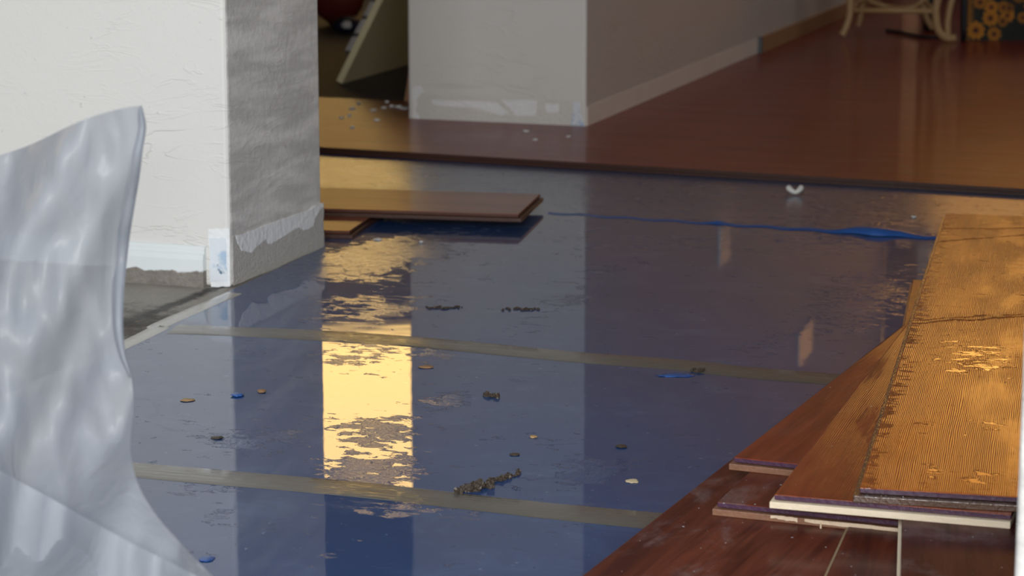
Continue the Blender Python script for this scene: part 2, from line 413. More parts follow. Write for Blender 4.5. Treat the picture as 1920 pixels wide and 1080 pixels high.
# back walls around the two glazed openings
WA = (-4.75, -3.35, .34, 2.2); WB = (-1.60, .35, .95, 2.25); WC = (-1.69, -1.622, .06, 1.0)
def backwall(name, x0, x1, w, w2=None):
    bm = bmesh.new(); y0, y1 = BACK, BACK + .12
    if w2:
        box(bm, x0, w2[0], y0, y1, 0, CEIL); box(bm, w2[1], w[0], y0, y1, 0, CEIL)
        box(bm, w2[0], w2[1], y0, y1, 0, w2[2]); box(bm, w2[0], w2[1], y0, y1, w2[3], CEIL)
    else: box(bm, x0, w[0], y0, y1, 0, CEIL)
    box(bm, w[1], x1, y0, y1, 0, CEIL)
    box(bm, w[0], w[1], y0, y1, w[3], CEIL); box(bm, w[0], w[1], y0, y1, 0, w[2])
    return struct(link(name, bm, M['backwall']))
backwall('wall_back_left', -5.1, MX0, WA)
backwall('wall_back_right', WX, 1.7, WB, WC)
m, t = mat('window_glass')
t.out(t.n('ShaderNodeMixShader', Fac=.06, i1=t.n('ShaderNodeBsdfTransparent'), i2=t.n('ShaderNodeBsdfGlossy', Roughness=.02))); M['glass'] = m
M['frame'] = simple('white_window_frame', (.75, .74, .70), .4)
def window(name, w, nm):
    bm = bmesh.new(); y = BACK + .04; f = .045
    box(bm, w[0], w[0] + f, y, y + .05, w[2], w[3]); box(bm, w[1] - f, w[1], y, y + .05, w[2], w[3])
    box(bm, w[0] + f, w[1] - f, y, y + .05, w[2], w[2] + f); box(bm, w[0] + f, w[1] - f, y, y + .05, w[3] - f, w[3])
    fr = struct(link(name, bm, M['frame']))
    bm = bmesh.new(); box(bm, w[0] + f, w[1] - f, y + .02, y + .026, w[2] + f, w[3] - f)
    struct(link('window_pane', bm, M['glass'], fr))
window('window_1', WA, 'left'); window('window_2', WB, 'right')
m, t = mat('frosted_glass'); t.out(t.n('ShaderNodeMixShader', Fac=.25, i1=t.n('ShaderNodeBsdfTranslucent', Color=(.95, .92, .88, 1)), i2=t.n('ShaderNodeBsdfDiffuse', Color=(.8, .8, .8, 1)))); M['frosted'] = m
bm = bmesh.new(); box(bm, WC[0], WC[1], BACK + .05, BACK + .056, WC[2], WC[3]); struct(link('window_3', bm, M['frosted']))
# white plates on the long wall, seen mirrored in the water
for k, (ya, yb, za_, zb_) in enumerate(((6.90, 7.02, .42, .56), (8.00, 8.22, .98, 1.10))):
    bm = bmesh.new(); box(bm, WX, WX + .008, ya, yb, za_, zb_, .003); struct(link('trim_%d' % (k + 1), bm, M['whitetrim']))

# back room floor and the floor already laid
ZF = .017
bm = bmesh.new(); YB = at(690, 186, ZF).y
box(bm, -5.0, MX0, YB, BACK, 0, .010)
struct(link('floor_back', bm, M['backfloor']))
bm = bmesh.new()
eA, eB = at(610, 276, ZF), at(1920, 354, ZF)
sl = (eB.y - eA.y) / (eB.x - eA.x)
ye = lambda x: eA.y + (x - eA.x) * sl
prism(bm, [(-3.9, ye(-3.9)), (1.6, ye(1.6)), (1.6, BACK), (WX, BACK), (WX, MY0), (MX0, MY0), (MX0, YB), (-3.9, YB)], .004, ZF)
fl = struct(link('floor_laid', bm, M['wood_floor']))
fl.data.materials.append(M['core_far'])
for f in fl.data.polygons:
    if f.normal.y < -.8: f.material_index = 1
bm = bmesh.new()
prism(bm, [(-3.9, ye(-3.9) - .006), (1.6, ye(1.6) - .006), (1.6, ye(1.6) + .02), (-3.9, ye(-3.9) + .02)], .0035, .009)
struct(link('floor_laid_tongue', bm, M['core_far'], fl))

# baseboards and the scars where they were pulled off
bm = bmesh.new()
prof = [(0, 0), (-.012, 0), (-.012, .045), (-.0105, .053), (-.006, .056), (-.006, .062), (-.003, .066), (0, .067)]
xa, xb = -3.2, aty(387, 500, PY0).x
va = [bm.verts.new((xa, PY0 + q[0] - .0005, q[1])) for q in prof]; vb = [bm.verts.new((xb, PY0 + q[0] - .0005, q[1])) for q in prof]
bm.faces.new(va); bm.faces.new(vb)
for i in range(len(prof)): j = (i + 1) % len(prof); bm.faces.new((va[i], va[j], vb[j], vb[i]))
struct(link('baseboard_left', bm, M['muddy']))
def scar(name, pts, nrm, m, parent):
    bm = bmesh.new(); slabpoly(bm, pts, nrm); o = link(name, bm, m, None); struct(o)
    o.parent = parent
    return o
def jag(pts, amp, n=5, seed=1):                # roughen an outline
    rs = random.Random(seed); out = []
    for i, p in enumerate(pts):
        q = pts[(i + 1) % len(pts)]
        for k in range(n):
            u = k / n; a = amp if k else amp * .3
            out.append((p[0] + (q[0] - p[0]) * u + rs.uniform(-a, a), p[1] + (q[1] - p[1]) * u + rs.uniform(-a, a)))
    return out
FN = Vector((0, -.0016, 0)); SN = Vector((.0016, 0, 0))
def front(pts, y): return [aty(a, b, y) for a, b in pts]
def sideface(pts, x=WX): return [atx(a, b, x) for a, b in pts]
scar('flaked_corner', front(jag([(393, 446), (424, 446), (427, 528), (395, 528)], 1.5), PY0), FN, M['bluewhite'], wl)
scar('bare_corner', front(jag([(391, 430), (430, 429), (432, 537), (396, 539)], 1.2, 5, 3), PY0), FN * .5, M['plaster'], wl)
scar('scraped_patch', sideface(jag([(441, 441), (475, 431), (530, 410), (574, 396), (603, 380), (606, 386), (590, 408), (586, 424), (568, 432), (560, 425), (505, 458), (498, 447), (470, 474), (452, 470)], 1.3, 4, 5)), SN, M['plaster'], wl)
scar('bare_band', sideface(jag([(436, 442), (490, 426), (560, 403), (606, 380), (607, 463), (520, 502), (437, 536)], .8, 5, 6)), SN * .4, M['rawside'], wl)
my = MY0
scar('bare_band', front(jag([(776, 172), (800, 176), (900, 180), (1000, 184), (1092, 190), (1096, 248), (1000, 244), (774, 232)], 1.0, 6, 7), my), FN * .4, M['primer'], wm)
scar('scraped_patch', front(jag([(810, 187), (930, 192), (955, 212), (940, 216), (900, 204), (812, 196)], 1.2, 4, 8), my), FN, M['plaster'], wm)
scar('scraped_patch', front(jag([(938, 186), (1008, 189), (1004, 216), (968, 217)], 1.2, 4, 9), my), FN, M['plaster'], wm)
scar('scraped_patch', front(jag([(1022, 194), (1048, 196), (1046, 211), (1024, 210)], 1.5, 4, 10), my), FN, M['plaster'], wm)
scar('flaked_corner', front(jag([(1074, 192), (1088, 190), (1096, 246), (1058, 246), (1072, 232)], 1.5, 4, 11), my), FN, M['bluewhite'], wm)
scar('flaked_corner', front(jag([(774, 164), (788, 160), (794, 172), (782, 184), (780, 210), (792, 231), (776, 231)], 1.5, 4, 12), my), FN, M['plaster'], wm)
# lighter strip where the long wall lost its board, then the board that is still on
bm = bmesh.new()
y1 = atx(1419, 100, WX).y
box(bm, WX, WX + .003, MY0 + .004, y1, .0, .062)
struct(link('baseboard_scar', bm, simple('bare_strip', (.78, .72, .66), .7, 110, .003, .1, 14)))
bm = bmesh.new(); box(bm, WX, WX + .013, y1 + .02, BACK, .0, .064, .003)
bb = struct(link('baseboard_right', bm, M['darkbase']))
bm = bmesh.new(); box(bm, WX, WX + .0132, y1 + .004, y1 + .02, .0, .0642)
struct(link('sawn_end', bm, M['endblue'], bb))

# ------------------------------------------------------------------ underlay sheets and their taped seams
TA, TB, TC = 2.59, 3.33, 4.46
def sheet(name, pts, label):
    bm = bmesh.new(); prism(bm, pts, .0002, T_U)
    return tag(link(name, bm, M['underlay']), label, 'underlay', 'blue underlay sheets across the floor')
XE = WX + .012
sheet('underlay_sheet', [(-1.62, 1.9), (1.55, 1.9), (1.55, TA), (XE + .03, TA)], 'wet blue underlay sheet nearest the front, below both grey seam tapes')
sheet('underlay_sheet', [(XE + .03, TA), (1.55, TA), (1.55, TB), (XE + .018, TB)], 'wet blue underlay sheet lying between the two grey seam tapes')
sheet('underlay_sheet', [(XE + .018, TB), (1.55, TB), (1.55, TC), (-2.9, TC), (-2.9, PY1 + .01), (WX + .004, PY1 + .01), (XE, PY0)], 'wet blue underlay sheet between the far grey tape and the bright blue lapped seam')
far_sheet = sheet('underlay_sheet', [(-2.9, TC), (1.55, TC), (1.55, 5.2), (-2.9, 5.2)], 'wet blue underlay sheet beside the laid wood floor edge, beyond the blue lapped seam')
# its front edge lifts off the floor
def ribbon(bm, pts, dirs, up):
    pass
bm = bmesh.new(); rows = []
N = 60
for i in range(N + 1):
    px = 1030 + (1760 - 1030) * i / N
    y = 399 + (447 - 399) * (i / N) + 1.2 * math.sin(i * .9)
    P = at(px, y, T_U)
    u = i / N
    lift = .0012 + .0035 * max(0, u - .25) + .010 * math.exp(-((px - 1640) / 55) ** 2) + .003 * math.exp(-((px - 1345) / 12) ** 2)
    rows.append([bm.verts.new(P + Vector((0, dy * (1 + 20 * lift), lift * k + .0003))) for dy, k in ((.02 * (.35 + .65 * u), 0), (.012 * (.35 + .65 * u), .55), (.004, .95), (-.004, .9), (-.010, .45), (-.012, .05))])
for a, b in zip(rows, rows[1:]):
    for k in range(5): bm.faces.new((a[k], b[k], b[k + 1], a[k + 1]))
link('lifted_edge', bm, M['blueflap'], far_sheet, True)
def tape(name, pts, wd, label, m, z=T_U, grp='grey tapes over the underlay seams'):
    bm = bmesh.new(); L = []
    cs = catmull([(*p, 0) for p in pts], 10)
    for i, p in enumerate(cs):
        tg = (cs[min(i + 1, len(cs) - 1)] - cs[max(i - 1, 0)]).normalized(); nn = Vector((-tg.y, tg.x, 0))
        w = wd * (1 + .10 * mnoise.noise(p * 6)); wz = .0002 + .0006 * abs(mnoise.noise(p * 9))
        prof = ((-w / 2, 0.0001), (-w / 2 + .003, .0006 + wz), (-w * .1, .0006), (w * .05, .0012 + wz), (w / 2 - .003, .0006 + wz), (w / 2, .0001))
        L.append([bm.verts.new(p + nn * q + Vector((0, 0, z + h))) for q, h in prof])
    for a, b in zip(L, L[1:]):
        for k in range(5): bm.faces.new((a[k], b[k], b[k + 1], a[k + 1]))
    return tag(link(name, bm, m, None, True), label, 'tape', grp)
g = lambda a, b: at(a, b, T_U).xy
tape('seam_tape', [(-1.62, 2.592), g(253, 881), g(660, 917), g(940, 948), g(1218, 976), (0.2, 2.585)], .062, 'grey seam tape nearest the front, running from the plastic sheet to the plank pile', M['tape'])
tape('seam_tape', [g(325, 617), g(470, 623), g(610, 630), g(800, 643), g(1083, 670), g(1280, 685), g(1540, 710), (.2, 3.325)], .066, 'farther grey seam tape starting at the plaster wall corner', M['tape'])
tape('edge_tape', [(-1.665, 2.0), g(222, 652), g(300, 610), g(380, 575), g(438, 550)], .030, 'pale strip of tape along the underlay edge below the left wall', M['tape_pale'], grp=None)

# ------------------------------------------------------------------ planks
TH = .014
def plank(near, toward, ztop, W, L, veneer_m, core_m, label, group='loose floor planks in the pile', lip=.006, side=.004, side_m=None, purple=True):
    A = at(*near, ztop); B = at(*toward, ztop)
    ang = math.atan2(B.y - A.y, B.x - A.x)
    root = empty('floor_plank', (A.x, A.y, ztop - TH), label, 'plank', group, (0, 0, ang))
    vz = TH * .52
    bm = bmesh.new(); box(bm, 0, L, -W, 0, vz + .0012, TH, .0009, 2)
    v = link('veneer', bm, veneer_m, root)
    v.data.materials.append(M['purple'] if purple else M['core_far'])
    for f in v.data.polygons:
        if abs(f.normal.z) < .3: f.material_index = 1
    bm = bmesh.new()
    box(bm, .006, L - .004, -W + .005, -.005, vz - .0005, vz + .0014)      # shadow groove
    box(bm, -lip, L, -W, side, 0, vz, .0008, 2)
    c = link('core', bm, core_m, root)
    if side_m:
        bm = bmesh.new(); box(bm, 0, L, -.0005, .0022, vz, TH - .0006); link('bare_side', bm, M['olive_edge'], root)
    if purple:
        bm = bmesh.new(); box(bm, -.0006, .002, -W + .001, -.001, vz + .0013, TH - .0011)
        link('stained_edge', bm, M['purple'], root)
    return root
Z = lambda k: T_U + TH * (k + 1)
grpP = 'loose floor planks in the pile'
plank((1086, 1084), (1690, 612), Z(0), .226, 1.50, M['wood_dusty'], M['core_brown'], 'dusty red plank at the bottom left of the pile, longest edge against the blue underlay')
plank((1549, 1080), (1592, 985), Z(0) + .0035, .24, .85, M['wood_dusty'], M['olive_edge'], 'narrow dark red plank strip at the bottom, left of the pale upright edge line', side=.007, side_m=1)
p3 = plank((1345, 941), (1668, 640), Z(1), .262, .95, M['wood_dusty'], M['core_brown'], 'lower plank in the pile whose torn brown end carries pale splinters')
plank((1688, 1092), (1691, 968), Z(2), .262, .36, M['wood_dark'], M['core_cream'], 'dark dusty short plank at bottom right with a pale left edge', side=.0035)
plank((1376, 857), (1702, 604), Z(2), .262, .82, M['wood_mid'], M['core_brown'], 'plank with dark purple end at left of the pile, half hidden under the cream-ended plank')
plank((1452, 927), (1697, 612), Z(3), .250, 1.30, M['wood_line'], M['core_cream'], 'plank with a bare cream end showing, just below the topmost wet plank')
p6 = plank((1612, 914), (1771, 409), Z(4), .262, 1.78, M['wood_wet'], M['core_dark'], 'topmost golden wet plank, its lined face covered in water marks', lip=.010, side=.006)
plank((1690, 640), (1716, 498), Z(0), .2, .47, M['wood_line'], M['core_brown'], 'plank corner poking out behind the left edge of the topmost wet plank', lip=0)
rs = random.Random(11)
for (ya, yb) in ((-.062, -.092), (-.100, -.205), (-.212, -.252)):       # torn pale wood on its end
    n_ = 10; bm = bmesh.new(); pts = [(-.0062, ya + (yb - ya) * i / n_, .0042 + rs.uniform(-.0012, .0008) - .0012 * (i / n_)) for i in range(n_ + 1)]
    pts += [(-.0062, yb + (ya - yb) * i / n_, .0076 + rs.uniform(-.0005, .0002)) for i in range(n_ + 1)]
    slabpoly(bm, [Vector(q) for q in pts], Vector((-.0006, 0, 0))); o_ = link('splinter', bm, M['chip'], p3); o_['label'] = 'pale torn wood on the plank end'
bm = bmesh.new(); tube(bm, catmull([(-.006, -.118, .004), (-.011, -.119, .001), (-.013, -.121, -.006), (-.010, -.123, -.011)], 5), .0011, 6); link('splinter', bm, M['chip'], p3, True)
# planks by the left pier: their long sides face the camera
grpB = 'loose planks beside the left pier'
plank((972, 402), (610, 391), Z(1), .24, 1.2, M['wood_far'], M['core_far'], 'loose plank sticking out farthest beside the left pier, resting on a shorter one', grpB, purple=False)
plank((655, 433), (610, 431.5), Z(0), .24, .9, M['wood_far'], M['core_far'], 'loose plank lying lower beside the left pier, mostly under the longer one', grpB, purple=False)

# ------------------------------------------------------------------ plastic sheet in the left foreground
m, t = mat('milky_polythene'); o = t.obj()
h = t.m('ADD', t.noise(t.mapping(o, (1, 1, .40), rot=(0, -.55, 0)), 16, 3, .5, .6), t.m('MULTIPLY', t.noise(o, 60, 3, .55), .16))
nb = t.bump(h, .006)
dif = t.n('ShaderNodeBsdfDiffuse', Color=(.43, .46, .50, 1), Normal=nb)
tr = t.n('ShaderNodeBsdfTranslucent', Color=(.57, .63, .72, 1), Normal=nb)
a = t.n('ShaderNodeMixShader', Fac=.50, i1=dif, i2=tr)
b = t.n('ShaderNodeMixShader', Fac=t.ss(t.noise(o, 6, 3), .3, .7, .06, .16), i1=a, i2=t.n('ShaderNodeBsdfTransparent', Color=(.95, .97, 1, 1)))
gl = t.n('ShaderNodeBsdfGlossy', Color=(1, 1, 1, 1), Roughness=.28, Normal=nb)
fr = t.n('ShaderNodeFresnel', IOR=1.4, Normal=nb)
t.out(t.n('ShaderNodeMixShader', Fac=t.m('MULTIPLY', fr, .32), i1=b, i2=gl)); M['poly'] = m
poly = empty('plastic_sheet', (-1.05, 1.9, 0), 'crumpled milky plastic sheet hanging in the left foreground before the white wall', 'plastic sheet')
PO = poly.location
edge = [(266, 198), (270, 214), (274, 240), (268, 280), (262, 330), (252, 390), (244, 440), (237, 500), (232, 560), (231, 620), (236, 665), (246, 705), (250, 760), (245, 820), (246, 860), (262, 915), (296, 970), (345, 1025), (396, 1078), (450, 1135), (520, 1210), (600, 1310), (700, 1480)]
ed = [p for p in catmull([(*e, 0) for e in edge], 4)]
top = lambda px: 292 - (292 - 198) * (px / 266.0) + 3 * math.sin(px * .03) if px > 0 else 292 - px * .35
def poly_depth(px, py):
    d = 2.18 + .035 * math.sin(px * .016 + py * .007) + .010 * math.sin(px * .045 + py * .021) + .030 * mnoise.noise(Vector((px * .008, py * .005, 0)))
    d += .010 * mnoise.noise(Vector((px * .03, py * .012, 4)))
    d -= .16 * min(1.25, max(0, (py - 820) / 300)) ** 1.3
    return d
bm = bmesh.new(); rows = []; NU = 46
for k, e in enumerate(ed):
    f = k / (len(ed) - 1); row = []
    for i in range(NU + 1):
        u = i / NU; px = -260 + (e.x + 260) * u
        ytop = top(px) if px > 0 else 292 + (-px) * .3
        v = (e.y - 198) / (1480 - 198)
        py = ytop + (1480 - ytop) * v ** (1.0) if u < .999 else e.y
        w = u ** 6
        py = py * (1 - w) + e.y * w
        row.append(bm.verts.new(atd(px, py, poly_depth(px, py)) - PO))
    rows.append(row)
for a_, b_ in zip(rows, rows[1:]):
    for i in range(NU): bm.faces.new((a_[i], a_[i + 1], b_[i + 1], b_[i]))
link('sheet_body', bm, M['poly'], poly, True)
# edge of the sheet folded back on itself, and the lower flap that spreads over the floor
bm = bmesh.new(); rows = []
for k in range(0, 45):
    e = ed[k]; wd = 24 * math.sin(math.pi * min(1, max(0.02, k / 44))) ** .7 + 2
    rows.append([bm.verts.new(atd(e.x - wd * u, e.y + 4 * u, poly_depth(e.x, e.y) - .012 * math.sin(math.pi * (u * .9 + .1)) - .001) - PO) for u in (0, .15, .4, .7, 1)])
for a_, b_ in zip(rows, rows[1:]):
    for i in range(4): bm.faces.new((a_[i], a_[i + 1], b_[i + 1], b_[i]))
link('folded_edge', bm, M['poly'], poly, True)
bm = bmesh.new(); rows = []
fl_edge = catmull([(-260, 790, 0), (-60, 855, 0), (60, 915, 0), (150, 965, 0), (250, 1020, 0), (340, 1065, 0), (440, 1120, 0)], 8)
for e in fl_edge:
    rows.append([bm.verts.new(atd(e.x - 40 * u, e.y + 300 * u, poly_depth(e.x, e.y) - .035 - .05 * u - .012 * mnoise.noise(Vector((e.x * .02, u * 3, 1)))) - PO) for u in (0, .04, .12, .3, .5, .75, 1)])
for a_, b_ in zip(rows, rows[1:]):
    for i in range(6): bm.faces.new((a_[i], a_[i + 1], b_[i + 1], b_[i]))
link('front_flap', bm, M['poly'], poly, True)

# ------------------------------------------------------------------ rattan stool, cable, bags, sunflower panel at the back
M['rattan'] = simple('pale_rattan', (.50, .34, .16), .4, 60, .001, .15, 20)
M['black'] = simple('black_fabric', (.010, .011, .018), .55, 80, .002)
st = empty('rattan_stool', at(1680, 72, ZF), 'pale rattan stool with curved legs on the wood floor at the back', 'stool')
so = st.location
def V(px, py, dd): return atd(px, py, dd) - so
D0 = (at(1680, 74, ZF) - Vector((0, 0, H))).dot(AF)
def leg(pts, r=.011):
    bm = bmesh.new(); tube(bm, catmull(pts, 8), r, 10); return link('leg', bm, M['rattan'], st, True)
floorz = lambda px, py: at(px, py, ZF + .011) - so
Q = floorz
fl_ = Q(1580, 66); fr_ = Q(1788, 72)
up = Vector((0, 0, 1))
def rel(a, dx, dz, dy=0): return a + AR * dx + up * dz + Vector((-math.sin(YAW), math.cos(YAW), 0)) * dy
leg([rel(fl_, -.002, 0), rel(fl_, .012, .03), rel(fl_, .022, .075), rel(fl_, .018, .16), rel(fl_, .012, .30), rel(fl_, .03, .40)])
leg([rel(fr_, .006, .001), rel(fr_, -.025, .002), rel(fr_, -.050, .03), rel(fr_, -.058, .09), rel(fr_, -.048, .15), rel(fr_, -.03, .27), rel(fr_, -.05, .40)], .012)
leg([rel(fr_, -.018, .006), rel(fr_, -.020, .05), rel(fr_, -.014, .10), rel(fr_, .0, .16), rel(fr_, .012, .26), rel(fr_, -.03, .40)], .010)
bl = rel(fl_, .09, 0, .30); br = rel(fr_, -.01, 0, .32)
leg([rel(bl, 0, 0), rel(bl, .01, .06), rel(bl, .012, .2), rel(bl, .0, .40)]); leg([rel(br, 0, 0), rel(br, -.03, .06), rel(br, -.02, .2), rel(br, -.03, .40)])
def bar(name, pts, r):
    bm = bmesh.new(); tube(bm, pts, r, 10); return link(name, bm, M['rattan'], st, True)
z0 = .079
bar('stretcher', [rel(fl_, .022, z0), rel(fr_, -.056, z0 + .006)], .0085)
bar('stretcher', [rel(fl_, .022, z0 + .004), rel(bl, .01, z0 + .004)], .0075)
bar('stretcher', [rel(fr_, -.056, z0 + .006), rel(br, -.03, z0 + .006)], .0075)
bar('brace', catmull([rel(bl, .01, .16), rel(bl, .03, .09, -.01), rel(bl, .09, .066), rel(br, -.09, .066), rel(br, -.04, .09), rel(br, -.03, .16)], 6), .008)
bm = bmesh.new()
cx = (fl_ + fr_) / 2 + Vector((-math.sin(YAW), math.cos(YAW), 0)) * .15
bmesh.ops.create_cone(bm, cap_ends=True, segments=32, radius1=.20, radius2=.20, depth=.035, matrix=Matrix.Translation(cx + up * .41))
bmesh.ops.bevel(bm, geom=[e for e in bm.edges if len(e.link_faces) == 2 and e.calc_face_angle(0) > .8], offset=.012, segments=3, affect='EDGES')
link('seat', bm, M['rattan'], st, True)
bm = bmesh.new()
tube(bm, catmull([at(1662, 57, ZF + .006), at(1690, 61, ZF + .006), at(1725, 68, ZF + .006), at(1765, 70, ZF + .006)], 8), .0055, 8)
tag(link('black_cable', bm, M['black'], None, True), 'black cable lying on the wood floor under the rattan stool', 'cable')
def bag(name, px0, px1, py, hgt, dep, label, cat, seed, m):
    a = at(px0, py, ZF); b = at(px1, py, ZF); bm = bmesh.new()
    w = (b - a).length; c = (a + b) / 2
    dv = Vector((-math.sin(YAW), math.cos(YAW), 0))
    bmesh.ops.create_cube(bm, size=1)
    bmesh.ops.subdivide_edges(bm, edges=bm.edges[:], cuts=6, use_grid_fill=True)
    for v in bm.verts:
        p = v.co.copy(); k = 1 - .25 * (abs(2 * p.z) ** 4)
        n_ = 1 + .12 * mnoise.noise(p * 3 + Vector((seed, 0, 0)))
        q = AR * (p.x * w * k * n_) + dv * ((p.y + .5) * dep * k) + up * ((p.z + .5) * hgt)
        v.co = c + q
    return tag(link(name, bm, m, None, True), label, cat)
bag('black_bag', 1734, 1760, 58, .50, .12, 'black glossy bag standing on the floor behind the stool legs', 'bag', 1, M['black'])
bag('black_case', 1803, 1812, 79, .34, .04, 'soft black case between the stool foot and the sunflower panel', 'bag', 2, M['black'])
# sunflower panel: a printed fabric box; the print is its own pigment
sp0, sp1 = at(1811, 76, ZF), at(1990, 76, ZF)
pw = (sp1 - sp0).length; ph = .30
FLW = [(1830, 57, 13, 1), (1859, 14, 10, 1), (1857, 34, 11.5, 1), (1889, 29, 10, 1), (1838, 4, 10, .75), (1882, 14, 9, .7), (1880, 40, 8, .6), (1864, 64, 10, .8), (1893, 15, 7, .45), (1918, 33, 8, .7), (1850, -14, 12, .9), (1880, -22, 11, .9), (1935, 8, 11, .8), (1950, 50, 12, .8), (1911, -6, 9, .5)]
def print_col(px, py):
    n_ = mnoise.noise(Vector((px * .09, py * .09, 2)))
    base = Vector((.006, .009, .010)) + Vector((.016, .030, .004)) * max(0, n_ + .25) * (1 if px < 1888 else .25)
    if px < 1829:
        k = max(0, 1 - (px - 1811) / 17) * (1 if py < 48 else .4)
        base = base.lerp(Vector((.42, .17, .012)), .9 * min(1, k * 1.6))
    for (cx_, cy_, r, bright) in FLW:
        dx, dy = px - cx_, (py - cy_); rr = math.hypot(dx, dy); a = math.atan2(dy, dx)
        r *= 1.22; rp = r * (1 + .13 * math.cos(a * 9 + cx_))
        if rr < rp:
            if rr < r * .30: c = Vector((.035, .010, .008))
            else: c = Vector((.62, .26, .012)).lerp(Vector((.40, .12, .010)), max(0, 1 - (rr - r * .36) / (r * .5)) * .8)
            base = c * bright
    return base
spn = tag(bpy.data.objects.new('sunflower_panel', bpy.data.meshes.new('sunflower_panel')), 'dark fabric box printed with orange sunflowers at the back right', 'printed box')
me = spn.data; bm = bmesh.new(); GX, GY = 130, 80
cl = bm.loops.layers.float_color.new('print')
dv = Vector((-math.sin(YAW), math.cos(YAW), 0))
grid = [[bm.verts.new(sp0 + (sp1 - sp0) * (i / GX) + up * (ph * j / GY)) for i in range(GX + 1)] for j in range(GY + 1)]
dref = (sp0 - Vector((0, 0, H))).dot(AF); sc = FPX / dref
def pxof(P):
    v = P - Vector((0, 0, H)); d_ = v.dot(AF)
    return 960 + FPX * v.dot(AR) / d_, 540 - FPX * v.dot(AU) / d_
for j in range(GY):
    for i in range(GX):
        f = bm.faces.new((grid[j][i], grid[j][i + 1], grid[j + 1][i + 1], grid[j + 1][i]))
        for l in f.loops:
            l[cl] = (*print_col(*pxof(l.vert.co)), 1)
DP = .05
bk = [bm.verts.new(p + dv * DP) for p in (sp0, sp1, sp1 + up * ph, sp0 + up * ph)]
fr4 = [grid[0], [r[-1] for r in grid], grid[-1][::-1], [r[0] for r in grid][::-1]]
for k, ln in enumerate(fr4):
    f = bm.faces.new(list(ln) + [bk[(k + 1) % 4], bk[k]])
    for l in f.loops: l[cl] = (.02, .022, .025, 1)
f = bm.faces.new(bk[::-1])
for l in f.loops: l[cl] = (.02, .022, .025, 1)
bmesh.ops.recalc_face_normals(bm, faces=bm.faces); bm.to_mesh(me); bm.free()
m, t = mat('sunflower_print'); t.out(t.pbsdf(t.n('ShaderNodeVertexColor', {'layer_name': 'print'}).outputs[0], .6)); me.materials.append(m)
COL.objects.link(spn)

# ------------------------------------------------------------------ things in the dark back room
M['olive'] = simple('pale_olive_board', (.80, .72, .44), .5, 30, .0008, .08, 5)
M['oliveedge'] = simple('board_edge', (.80, .72, .46), .5)
za = .010
bA, bB = at(641, 157, za), at(700, 136, za)
lean = math.atan2(.125, .235)
ub = Vector((math.sin(lean), 0, math.cos(lean))); nb_ = Vector((-math.cos(lean), 0, math.sin(lean)))
Lb = .86
b0 = Vector((bA.x, bA.y, za)); b1 = Vector((bA.x, bA.y + .75, za))
root = empty('leaning_board', b0, 'flat olive board leaning against the back of the middle pier', 'board')
bm = bmesh.new(); slabpoly(bm, [Vector((0, .0015, 0)), b1 - b0, b1 - b0 + ub * Lb, ub * Lb + Vector((0, .0015, 0))], nb_ * .018); link('face', bm, M['olive'], root)
bm = bmesh.new(); slabpoly(bm, [Vector((0, 0, 0)), nb_ * .018, nb_ * .018 + ub * Lb, ub * Lb], Vector((0, .0015, 0))); o_ = link('edge', bm, M['oliveedge'], root); o_['label'] = 'pale yellow board edge'
# grey slatted panel propped behind it
r0 = at(646, 97, za)
root = empty('slatted_panel', r0, 'grey slatted panel propped up behind the olive board', 'panel')
M['slat'] = simple('grey_slat', (.72, .73, .75), .5); M['slatdark'] = simple('dark_slat_gap', (.07, .07, .08), .6)
lean2 = math.atan2(.125, .235); ub2 = Vector((math.sin(lean2) * AR.x, math.sin(lean2) * AR.y, math.cos(lean2)))
bm = bmesh.new(); slabpoly(bm, [Vector((0, 0, 0)), AR * .06, AR * .06 + ub2 * .8, ub2 * .8], Vector((-AR.y, AR.x, 0)) * .02); link('backing', bm, M['slatdark'], root)
for i in range(13):
    bm = bmesh.new(); q = ub2 * (.004 + i * .06) - Vector((-AR.y, AR.x, 0)) * .006
    slabpoly(bm, [q, q + AR * .06, q + AR * .06 + ub2 * .048, q + ub2 * .048], Vector((-AR.y, AR.x, 0)) * .0055); link('slat', bm, M['slat'], root)
M['redbag'] = simple('dark_red_cloth', (.16, .020, .010), .6, 40, .003)
bm = bmesh.new(); c_ = at(622, 50, za); lump(bm, c_ + Vector((0, .05, .12)), .10, .08, .12, 3, 3, .12)
tag(link('red_bundle', bm, M['redbag'], None, True), 'dark red rounded bundle at the back of the dark room', 'bundle')
M['navy'] = simple('navy_cloth', (.008, .014, .045), .6)
root = empty('navy_bundle', at(652, 62, za), 'navy cloth bundle with a white patch on the dark room floor', 'bundle')
bm = bmesh.new(); lump(bm, (0, 0, .026), .05, .04, .026, 5, 3, .2); link('cloth', bm, M['navy'], root, True)
bm = bmesh.new(); lump(bm, tuple(-dv * .036 + AR * .0 + up * .03), .02, .01, .014, 6, 2, .3, YAW); link('white_patch', bm, M['whitetrim'], root, True)
M['orangewood'] = simple('raw_orange_wood', (.45, .22, .08), .5)
w0 = at(758, 189, ZF)
bm = bmesh.new(); slabpoly(bm, [w0, w0 + AR * .014, w0 + AR * .022 + up * .075, w0 + AR * .012 + up * .075], dv * .05)
tag(link('wood_offcut', bm, M['orangewood']), 'short strip of orange wood standing at the left edge of the middle pier', 'wood strip')

